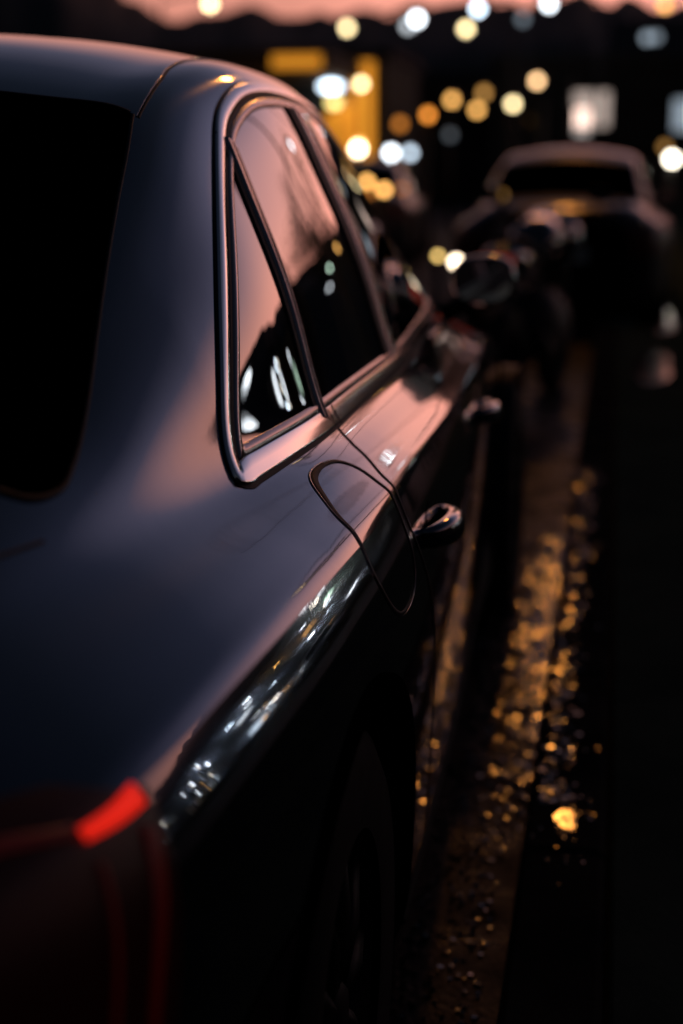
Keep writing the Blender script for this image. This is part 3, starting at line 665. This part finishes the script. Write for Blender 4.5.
SL = [ # px, py, distance, radius px, colour, strength, label, side
    (210, 4, 46, 4.2, CREAM, 10, 'cream street lamp at the top left, above the car roof', -1),
    (347, 28, 44, R, CREAM, 7, 'pale yellow street lamp against the hill, highest lamp above the side windows', -1),
    (417, 19, 50, 4.4, WHITE, 10, 'bright white street lamp just under the skyline, left of the pale yellow one', -1),
    (408, 26, 58, R, WHITE, 2.2, 'dim white street lamp overlapping the bright white one, on its lower left', -1),
    (466, 29, 42, R, CREAM, 7.5, 'pale yellow street lamp between the white lamps, hanging lowest of that row', 1),
    (478, 9, 52, R, COOL, 9, 'white street lamp at the skyline straight above the pale yellow lamp', 1),
    (549, 4, 55, R, WHITE, 9, 'white street lamp cut by the top edge, right of centre', 1),
    (665, 5, 48, R, AMBER, 4.5, 'orange street lamp in the top right corner', 1),
    (537, 81, 40, R, (1., .62, .30), 6, 'peach street lamp, rightmost and highest of the five mid-distance ones', 1),
    (513, 104, 37, R, CREAM, 6.5, 'pale yellow street lamp below and left of the peach one', 1),
    (484, 93, 46, R, AMBER, 1.6, 'dull orange street lamp in the middle of the five mid-distance ones', 1),
    (477, 110, 43, R, AMBER, 4.2, 'orange street lamp, lowest of the five mid-distance ones', -1),
    (452, 100, 39, R, AMBER, 4.2, 'orange street lamp, leftmost of the five mid-distance ones', -1),
    (523, 19, 60, R, COOL, .5, 'very faint blue street lamp beside the white ones on the skyline', 1),
    (647, 38, 62, R, COOL, .8, 'faint bluish lamp on the dark hill at the upper right, right one of a pair', 1),
    (656, 37, 64, R, COOL, .55, 'faint bluish lamp on the dark hill at the upper right, left one of a pair', 1),
]
for px, py, D, r_, c_, s_, lb, sd in SL: street_lamp(at(px, py, D), r_, c_, s_, lb, sd)
GL = [
    (428, 115, 36, R, ORANGE, 4.0, 'orange globe lamp, highest and rightmost beside the yellow building'),
    (400, 124, 34, 4.5, ORANGE, 1.3, 'dim orange globe lamp in the middle of the three right of the yellow building'),
    (384, 126, 38, 4.2, ORANGE, 2.2, 'deep orange globe lamp close to the corner of the yellow building'),
    (361, 84, 30, R, CREAM, 8, 'yellow globe lamp high at the corner of the yellow building'),
    (358, 149, 27, 4.8, (1., .82, .5), 16, 'bright warm globe lamp in front of the yellow building'),
    (359, 145, 29, R, AMBER, 5, 'amber globe lamp just behind the bright warm one'),
    (391, 153, 33, 4.5, WHITE, 9, 'bright white globe lamp, left one of the white trio'),
    (410, 153, 35, R, COOL, 4.2, 'white globe lamp, right one of the white trio'),
    (379, 152, 37, R, WHITE, 1.6, 'faint white globe lamp at the left end of the white trio'),
    (367, 182, 17, R, AMBER, 5.5, 'yellow globe lamp low behind the car roof, left of a close pair'),
    (384, 190, 17.5, R, AMBER, 6.0, 'yellow globe lamp low behind the car roof, right of a close pair'),
    (370, 191, 19, R, ORANGE, 2.0, 'deep orange globe lamp under the close yellow pair'),
    (402, 189, 19, 3.0, ORANGE, .9, 'faint orange globe lamp to the right of the close yellow pair'),
    (672, 159, 33, 4.6, (1., .9, .72), 13, 'bright white globe lamp at the right edge'),
    (665, 147, 36, R, AMBER, .7, 'faint amber globe lamp behind the bright one at the right edge'),
    (456, 262, 7.2, 5.5, (1., .80, .56), 9, 'small bright warm globe lamp low beside the wing mirror'),  # added globe, stands in for a light mirrored in the wing mirror
    (438, 256, 9.6, 3, (1., .66, .2), 5, 'small yellow globe lamp low behind the wing mirror, left of the bright warm one'),  # likewise added for a mirrored light
    (502, 195, 12, R, AMBER, .35, 'very dim amber globe lamp low down among the parked cars, upper one'),
    (513, 237, 11.5, R, AMBER, .40, 'very dim amber globe lamp low down among the parked cars, lower one'),
    (450, 135, 40, R, COOL, .20, 'barely lit blue globe lamp right of the white trio'),
]
for px, py, D, r_, c_, s_, lb in GL:
    globe_lamp(at(px, py, D), r_, c_, s_, lb)
# the tall lamp ahead whose light streaks the wet gutter (it hangs above the frame)
street_lamp(np.array([.62, 20.5, 8.4]), 18, (1., .35, .060), 135, 'tall orange street lamp over the parked cars', side=1, group=None, thin=.5)

# lamps across the road on the right, mirrored in the windows and in the flank under the shoulder line
QL = [
    (24.2, 7.6, 24, 8, WHITE, 9, 'white street lamp across the road, tallest on the right'),
    (21.6, 5.2, 28, 6, WHITE, 8, 'white street lamp across the road, mirrored low in the quarter window'),
    (12.4, 15.3, 20, 4.5, WARM, 8, 'tall warm street lamp beside the pavement, mirrored at the top of the rear door window'),
    (5.6, 9.6, 22, 5, WHITE, 9, 'white street lamp just right of the view, mirrored in the front window'),
    (7.9, 4.8, 26, 5, AMBER, 7, 'amber street lamp just right of the view'),
]
for az, el_, D, r_, c_, s_, lb in QL: street_lamp(polar(az, el_, D), r_, c_, s_, lb, -1 if 10 < az < 15 else 1, group='street lamps on the right')
GR = [(9.6, 4.4, 24, 4, GREENW, 6, 'green tinted globe lamp on the right pavement'), (13.6, 3.6, 21, 4, AMBER, 5, 'amber globe lamp on the right pavement, beyond the cars'),
      (10.6, 3.4, 27, 3.5, WHITE, 5, 'small white globe lamp on the right pavement'), (19.6, 2.6, 18, 6, GREENW, 9, 'large pale green globe lamp across the road'),
      (17.4, 3.9, 30, 5, WHITE, 6, 'white globe lamp by the shops across the road, nearest the road end')]
for az, el_, D, r_, c_, s_, lb in GR: globe_lamp(polar(az, el_, D), r_, c_, s_, lb, group='low globe lamps')
# ---------------------------------------------------------------- buildings
wall_d = noisy(mat('dark_render', (.06, .055, .05), .85), (.014, .013, .013), (.028, .026, .024), 1.2, .3, 12)
roof_m = noisy(mat('roof_tiles', (.03, .025, .022), .8), (.02, .018, .016), (.04, .033, .03), 3)
win_dark = mat('unlit_pane', (.01, .011, .013), .06, ior=1.5)
def lit(c, s): return glow(c, s)
def wall_with_windows(root, w, dp, h, wins, roof='gable', doorx=None):
    """box building facing -y with real wall, roof, window frames and panes; wins = [(x, z, w, h, colour, strength)]"""
    m = MB(); m.box(-w / 2, w / 2, 0, dp, 0, h); m.build('wall', wall_d, root)
    m = MB()
    if roof == 'gable': m.add([(-w / 2 - .3, -.4, h), (w / 2 + .3, -.4, h), (w / 2 + .3, dp + .4, h), (-w / 2 - .3, dp + .4, h), (-w / 2 - .3, dp / 2, h + dp * .28), (w / 2 + .3, dp / 2, h + dp * .28)], [(0, 1, 5, 4), (2, 3, 4, 5), (0, 4, 3), (1, 2, 5), (3, 2, 1, 0)])
    else: m.box(-w / 2 - .15, w / 2 + .15, -.15, dp + .15, h + .002, h + .35)
    m.build('roof', roof_m, root)
    for x, z, ww, hh, c, st in wins:
        f = MB()
        for a in ((x - ww / 2 - .07, x - ww / 2, z - .07, z + hh + .07), (x + ww / 2, x + ww / 2 + .07, z - .07, z + hh + .07), (x - ww / 2, x + ww / 2, z + hh, z + hh + .07), (x - ww / 2, x + ww / 2, z - .07, z), (x - .025, x + .025, z, z + hh)): f.box(a[0], a[1], -.06, -.003, a[2], a[3])
        o = f.build('window', M['dark_plastic'], root)
        g = MB(); g.box(x - ww / 2, x + ww / 2, -.03, -.004, z, z + hh); g.build('pane', lit(c, st) if c else win_dark, o)
def building(px, Y, w, dp, h, wins, label, roof='flat', rz=0., name='building', group='buildings at the foot of the hill'):
    p = at(px, 171, Y); t = thing(name, label, 'building', (p[0], p[1], 0), rz, group); wall_with_windows(t, w, dp, h, wins, roof); return t
SHOP = (1., .80, .70)
building(612, 58, 9, 8, 5.2, [(-.85, 3.0, 1.3, 1.25, SHOP, .50), (-1.15, 2.75, .5, .9, (1., .9, .85), .8), (2.7, 2.85, 1.1, 1.1, COOL, .42), (-3.4, 2.9, .9, 1.1, None, 0), (1.0, .9, 1.0, 1.2, None, 0)], 'dark building with two pale lit windows at the right', 'flat')
building(690, 70, 7, 8, 6, [(-1.2, 3.2, 1.4, 1.2, None, 0), (1.2, 3.4, 1.4, 1.2, None, 0)], 'dark gabled building at the far right edge', 'gable')
building(520, 88, 11, 9, 5.0, [(-3, 2.2, 1.2, 1.3, None, 0), (0, 2.2, 1.2, 1.3, None, 0), (3, 2.2, 1.2, 1.3, None, 0)], 'unlit low building between the lamps in the centre', 'gable')
building(455, 75, 8, 8, 5.6, [(-2, 2.8, 1.2, 1.3, None, 0), (1.5, 2.8, 1.2, 1.3, None, 0)], 'unlit flat roofed building left of centre', 'flat')
building(130, 62, 22, 9, 5.9, [(-6, 2.8, 1.4, 1.3, None, 0), (-2, 2.8, 1.4, 1.3, None, 0), (2, 2.8, 1.4, 1.3, None, 0), (6.5, 4.1, 1.2, .8, AMBER, .06)], 'long dark building above the car roof at the left', 'flat')
# yellow forecourt building
yb = thing('kiosk', 'yellow lit forecourt building behind the car roof, with a glowing canopy edge', 'building', tuple(at(340, 171, 36) * np.array([1, 1, 0])), 0)
m = MB(); m.box(-5.5, 1.05, 0, 6, 0, 3.95); m.build('wall', wall_d, yb)
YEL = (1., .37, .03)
m = MB(); m.box(.30, .80, -.12, -.004, .2, 3.85, .0); m.build('light_panel', lit(YEL, .80), yb)  # emissive panel stands in for lamplight on the yellow wall
m = MB(); m.add([(-1.6, -.10, .15), (.27, -.10, .15), (.27, -.10, 2.9), (.05, -.10, 2.9), (-1.6, -.10, 1.6), (-1.6, -.01, .15), (.27, -.01, .15), (.27, -.01, 2.9), (.05, -.01, 2.9), (-1.6, -.01, 1.6)], [(0, 1, 2, 3, 4), (9, 8, 7, 6, 5), (0, 5, 6, 1), (1, 6, 7, 2), (2, 7, 8, 3), (3, 8, 9, 4), (4, 9, 5, 0)]); m.build('light_panel', lit(YEL, .50), yb)  # second glowing panel, cut to the outline of the lamplit wall
m = MB(); m.box(-7, .55, -4.5, -.02, 3.42, 3.81); m.build('canopy', roof_m, yb)
m = MB(); m.box(-.60, .42, -4.56, -4.503, 3.43, 3.68); m.build('canopy_light', lit((1., .38, .03), .62), yb)
for cx_ in (-5.5, -1.9):
    m = MB(); m.box(cx_ - .1, cx_ + .1, -4.2, -4.0, 0, 3.418); m.build('column', M['pole'], yb)
for cx_, cz_, c_, s_, sx in ((-.12, 3.28, COOL, 7, 2.6), (-.05, 2.92, (1, .78, .25), 4, 1.5)):
    m = MB(); m.ball((cx_, -.5, cz_), .10, sx, 1, 1); o = m.build('wall_lamp', lit(c_, s_), yb, True)
# shop fronts across the road on the right: the row of lights in the flank reflections
sr = random.Random(21)
for i, (az, D, w) in enumerate(((21.0, 34, 7), (27.5, 31, 8), (34.0, 29, 8), (41.0, 28, 7))):
    p = polar(az, 0, D); wins = []
    for k_ in range(3):
        x = -w / 2 + w * (k_ + .5) / 3; c_ = sr.choice([WHITE, WHITE, (1, .92, .8), AMBER, COOL])
        wins.append((x, .9, w / 3 * .35, sr.uniform(.5, .8), c_, sr.choice([.0, .0, 4])))
        if sr.random() < .8: wins.append((x + .2, 2.9, .5, .35, sr.choice([WHITE, AMBER, COOL, GREENW]), sr.choice([2, 4])))
    t = thing('shop', ('low shop with lit windows across the road, nearest the road end', 'low shop with lit windows across the road, second from the road end', 'low shop with lit windows across the road, third from the road end', 'low shop with lit windows across the road, farthest round to the right')[i], 'building', (p[0], p[1], 0), -math.radians(az), 'shops across the road')
    wall_with_windows(t, w, 7, 3.9, wins, 'flat')
    for k_ in range(13):
        a_ = az + sr.uniform(-2.1, 2.1); c_ = sr.choice([WHITE, WHITE, COOL, AMBER, (1, .9, .75)])
        globe_lamp(polar(a_, sr.uniform(-.8, 5.6), D - sr.uniform(2, 9)), sr.choice([2, 2.5, 3, 4]), c_, sr.choice([16, 32, 55]), ('white' if c_ in (WHITE, COOL) else 'warm') + ' globe lamp in front of the shops across the road', 'globe lamps before the shops')
# ---------------------------------------------------------------- trees
bark = noisy(mat('bark', (.04, .03, .025), .85), (.025, .02, .016), (.05, .04, .03), 12, .6, 40)
leaf = noisy(mat('foliage', (.04, .06, .03), .7), (.018, .030, .014), (.05, .07, .03), 2)
def tree(x, y, h, seed, label, nleaf=1800, spread=.36):
    rd = random.Random(seed); t = thing('tree', label, 'tree', (x, y, 0), 0, 'trees on the right'); m = MB(); tips = []
    def limb(p, d, L_, r, lvl):
        P = [p]; rr = [r]
        for k_ in range(4):
            d = d + np.array([rd.gauss(0, .10), rd.gauss(0, .10), .04]); d /= np.linalg.norm(d); P.append(P[-1] + d * L_ / 4); rr.append(r * (1 - .17 * (k_ + 1)))
        m.tube(P, rr, 7 if lvl < 2 else 4)
        if lvl >= 2: tips.extend(P[2:])
        if lvl < 3:
            for k_ in range(4 if lvl == 0 else 3):
                q = rd.uniform(0, 6.28); e = rd.uniform(.35, .9); d2 = np.array([math.cos(q) * e, math.sin(q) * e, .75]) + d * .5; d2 /= np.linalg.norm(d2)
                limb(P[2 + (k_ % 3)], d2, L_ * rd.uniform(.55, .75), r * .45, lvl + 1)
    limb(np.array([0, 0, 0.]), np.array([0, 0, 1.]), h * .5, h * .028, 0); m.build('trunk', bark, t, True)
    V = []; Fc = []
    for i in range(nleaf):
        c = tips[rd.randrange(len(tips))] + np.array([rd.gauss(0, 1), rd.gauss(0, 1), rd.gauss(0, .8)]) * h * .035
        a = np.array([rd.gauss(0, 1) for _ in range(3)]); a /= np.linalg.norm(a); b = np.cross(a, np.array([rd.gauss(0, 1) for _ in range(3)])); b /= np.linalg.norm(b) + 1e-6; L_ = h * rd.uniform(.010, .020)
        k0 = len(V); V += [c - a * L_, c + b * L_ * .5, c + a * L_, c - b * L_ * .5]; Fc.append((k0, k0 + 1, k0 + 2, k0 + 3))
    mesh('crown', V, Fc, leaf, t)
for i, (az, D, h, nl) in enumerate(((7.5, 27, 6.2, 500), (10.5, 40, 7.5, 1800), (15.5, 48, 7.2, 2000), (19.5, 46, 7.4, 2000), (27, 44, 6.0, 1800), (33, 44, 6.4, 1800))):
    p = polar(az, 0, D); tree(p[0], p[1], h, 40 + i, ('sparse young tree beside the pavement just right of the view', 'small leafy tree beyond the sparse young tree', 'tall leafy tree behind the shops, nearest the road end', 'tall leafy tree behind the shops, second from the road end', 'broad leafy tree behind the shops, third from the road end', 'broad leafy tree behind the shops, farthest to the right')[i], nl)
# a utility pole with a crossarm, mirrored in the rear door window
pl = thing('utility_pole', 'wooden utility pole with a crossarm on the right pavement', 'pole', tuple(polar(11.6, 0, 17) * np.array([1, 1, 0])))
m = MB(); m.tube([(0, 0, 0), (0, 0, 3), (0, 0, 5.9)], [.13, .11, .09], 10); m.build('shaft', bark, pl, True)
m = MB(); m.box(-.5, .5, -.06, .06, 5.55, 5.68); m.tube([(-.3, 0, 5.55), (0, .1, 5.2)], .025, 6); m.build('crossarm', bark, pl)
# ---------------------------------------------------------------- the other parked cars (same kind of body, coarser)
def other_car(x, y, rz, paint, label, z=0., scale=1., tail=0.):
    t = thing('parked_car', label, 'car', (x, y, z), rz, 'other parked cars'); t.scale = (scale,) * 3
    return t
other_proto = None
def make_other(paint, label):
    t = thing('parked_car', label, 'car', (0, 0, 0), 0, 'other parked cars')
    car_shell(t, paint, 4, 3, hero=False)
    for s in (1, -1):
        Lp = loop_inset(SGN * .02); side_patch('side_window', Lp[::4], .006, M['glass'], t, s, 14, 14)
        c = np.stack([2.12 + 0 * np.linspace(.96, 1.42, 12), np.linspace(.96, 1.42, 12)], 1); ribbon('door_pillar', c, [(-.03, .008), (.05, .008)], M['rubber'], t, s)
        side_patch('tail_light', [(.01, .62), (.36, .62), (.40, .86), (.01, .89)], .006, M['red_lens'], t, s, 8, 8)
        V, Fc = loft([[(s * (.90 + .09 * r * math.cos(q)), 3.2 + yy, 1.04 + .06 * r * math.sin(q)) for q in np.linspace(0, 6.283, 12, endpoint=False)] for yy, r in ((-.04, .9), (0, 1), (.06, .8), (.1, .3))]); mesh('wing_mirror', V, Fc, paint, t, True)
        for wy in WHEEL_Y: wheel(t, s * .83, wy, s)
    top_patch('rear_window', .67, 1.395, lambda y: -ue(y), ue, .006, M['rear_glass'], t, 12, 16); top_patch('windscreen', 2.96, 3.70, lambda y: -uw(y), uw, .006, M['glass'], t, 12, 16)
    b = MB(); b.box(-.26, .26, -.03, -.002, .58, .70); b.build('number_plate', mat('plate', (.45, .45, .42), .5), t)
    b = MB(); b.box(-.85, .85, .2, 4.7, .20, .30); b.build('underbody', M['dark_plastic'], t)
    return t
def copy_car(src, label, loc, rz, paint=None):
    r = src.copy(); COL.objects.link(r); r.location = loc; r.rotation_euler = (0, 0, rz); r['label'] = label
    for ch in src.children:
        c = ch.copy(); c.parent = r; COL.objects.link(c)
        for g in ch.children: d = g.copy(); d.parent = c; COL.objects.link(d)
    return r
silver = mat('grey_paint', (.018, .016, .017), .35, .7, .4, .10)
c1 = make_other(silver, 'grey car parked ahead on the pavement edge, its roof catching the sky'); c1.location = (.72, 12.4, .0); c1.rotation_euler = (0, 0, math.radians(-1.5))
bpy.context.view_layer.update()
for lb, loc, rz in (('dark car parked far ahead, left of the grey one', (-2.6, 21, 0), 3), ('dark car parked across the road before the shops', (11.5, 23, 0), 150), ('dark car standing by the yellow building', (-7.2, 25, 0), 85)):
    copy_car(c1, lb, loc, math.radians(rz))
# ---------------------------------------------------------------- motorcycle between the parked cars
mc = thing('motorcycle', 'dark motorcycle parked upright between the cars, seen from behind with a dull red tail light', 'motorcycle', (.66, 7.3, 0), math.radians(-8)); MCB = mat('motorcycle_paint', (.02, .022, .03), .2, .3, 1.)
for yy in (0, 1.42):
    t_ = MB(); t_.lathe([(.20, .05), (.26, .062), (.30, .05), (.315, 0), (.30, -.05), (.26, -.062), (.20, -.05)], axis='x', n=32); w_ = t_.build('wheel', M['tyre'], mc, True, (0, yy, .315))
    t_ = MB(); t_.lathe([(.205, .04), (.19, .02), (.19, -.02), (.205, -.04)], axis='x', n=32)
    for k_ in range(5):
        a_ = 2 * math.pi * k_ / 5; t_.tube([(0, .03 * math.cos(a_), .03 * math.sin(a_)), (0, .2 * math.cos(a_), .2 * math.sin(a_))], .014, 6)
    t_.build('rim', M['rim'], w_, True)
def hull(name, secs, m, parent):
    V, Fc = loft([[(cx + rx * math.cos(q), y, cz + rz_ * math.sin(q)) for q in np.linspace(0, 2 * math.pi, 20, endpoint=False)] for y, cx, cz, rx, rz_ in secs]); return mesh(name, V, Fc, m, parent, True)
hull('tail_fairing', [(-.22, 0, .90, .04, .03), (-.15, 0, .89, .09, .06), (.15, 0, .85, .12, .09), (.45, 0, .80, .10, .08)], MCB, mc)
hull('seat', [(-.05, 0, .965, .06, .02), (.1, 0, .945, .12, .035), (.4, 0, .86, .13, .05), (.62, 0, .85, .09, .05)], M['rubber'], mc)
hull('fuel_tank', [(.55, 0, .88, .07, .06), (.68, 0, .93, .14, .12), (.9, 0, .95, .15, .13), (1.05, 0, .92, .08, .08)], MCB, mc)
hull('engine', [(.40, 0, .45, .10, .12), (.55, 0, .48, .19, .20), (.85, 0, .48, .20, .21), (1.0, 0, .50, .12, .15)], M['dark_plastic'], mc)
hull('front_fairing', [(1.05, 0, .92, .12, .14), (1.2, 0, .93, .19, .18), (1.38, 0, .88, .14, .14), (1.46, 0, .86, .04, .05)], MCB, mc)
hull('exhaust', [(-.12, .19, .46, .055, .06), (.0, .19, .44, .06, .065), (.35, .17, .36, .045, .045), (.6, .12, .30, .025, .025)], M['rim'], mc)
m = MB(); m.tube([(-.36, .95, 1.03), (-.2, 1.02, 1.06), (0, 1.05, 1.04), (.2, 1.02, 1.06), (.36, .95, 1.03)], .014, 8); m.build('handlebar', M['dark_plastic'], mc, True)
for s in (1, -1):
    m = MB(); m.tube([(s * .25, 1.02, 1.06), (s * .30, 1.03, 1.16)], .008, 6); m.ball((s * .32, 1.02, 1.18), .055, 1.3, .3, .8); m.build('mirror', M['dark_plastic'], mc, True)
    m = MB(); m.tube([(s * .07, 1.42, .315), (s * .08, 1.25, .7), (s * .09, 1.12, .98)], .025, 8); m.build('fork', M['pole'], mc, True)
    m = MB(); m.tube([(s * .08, 0, .315), (s * .10, .5, .40)], .025, 8); m.build('swingarm', M['dark_plastic'], mc, True)
m = MB(); m.box(-.085, .085, -.245, -.225, .86, .90, .004); m.build('tail_light', glow((1, .05, .02), .10), mc)
m = MB(); m.tube([(-.10, .5, .35), (-.26, .55, .01)], .012, 6); m.build('side_stand', M['dark_plastic'], mc, True)
# puddles that mirror the glow of the sky
for i, (x, y, rx, ry, z) in enumerate(((1.47, 9.2, .13, .75, .1085), (1.56, 12.4, .15, 1.2, .1085))):
    tag(pool('puddle', x, y, rx, ry, z, water, seed=20 + i), None, None, kind='structure')
# ---------------------------------------------------------------- camera and render settings
cd = bpy.data.cameras.new('camera'); cam = bpy.data.objects.new('camera', cd); COL.objects.link(cam); C.camera = cam
from mathutils import Matrix
cam.matrix_world = Matrix(((_r[0], _u[0], -_f[0], CAMP[0]), (_r[1], _u[1], -_f[1], CAMP[1]), (_r[2], _u[2], -_f[2], CAMP[2]), (0, 0, 0, 1)))
cd.sensor_fit = 'VERTICAL'; cd.sensor_height = 36; cd.sensor_width = 24; cd.lens = 36 * FPX / 1024; cd.clip_start = .02; cd.clip_end = 3000
cd.dof.use_dof = True; cd.dof.focus_distance = 1.86; cd.dof.aperture_fstop = 1.95; cd.dof.aperture_blades = 0
C.view_settings.view_transform = 'Standard'; C.view_settings.look = 'None'; C.view_settings.exposure = 0; C.view_settings.gamma = 1
C.render.engine = 'CYCLES'; cy = C.cycles
cy.use_denoising = True; cy.denoiser = 'OPENIMAGEDENOISE'; cy.denoising_input_passes = 'RGB_ALBEDO_NORMAL'; cy.denoising_prefilter = 'ACCURATE'
cy.use_adaptive_sampling = False; cy.sample_clamp_indirect = 12; cy.sample_clamp_direct = 0; cy.max_bounces = 6; cy.glossy_bounces = 4; cy.diffuse_bounces = 2; cy.transmission_bounces = 2
cy.caustics_reflective = False; cy.caustics_refractive = False; cy.use_light_tree = True; cy.blur_glossy = 0
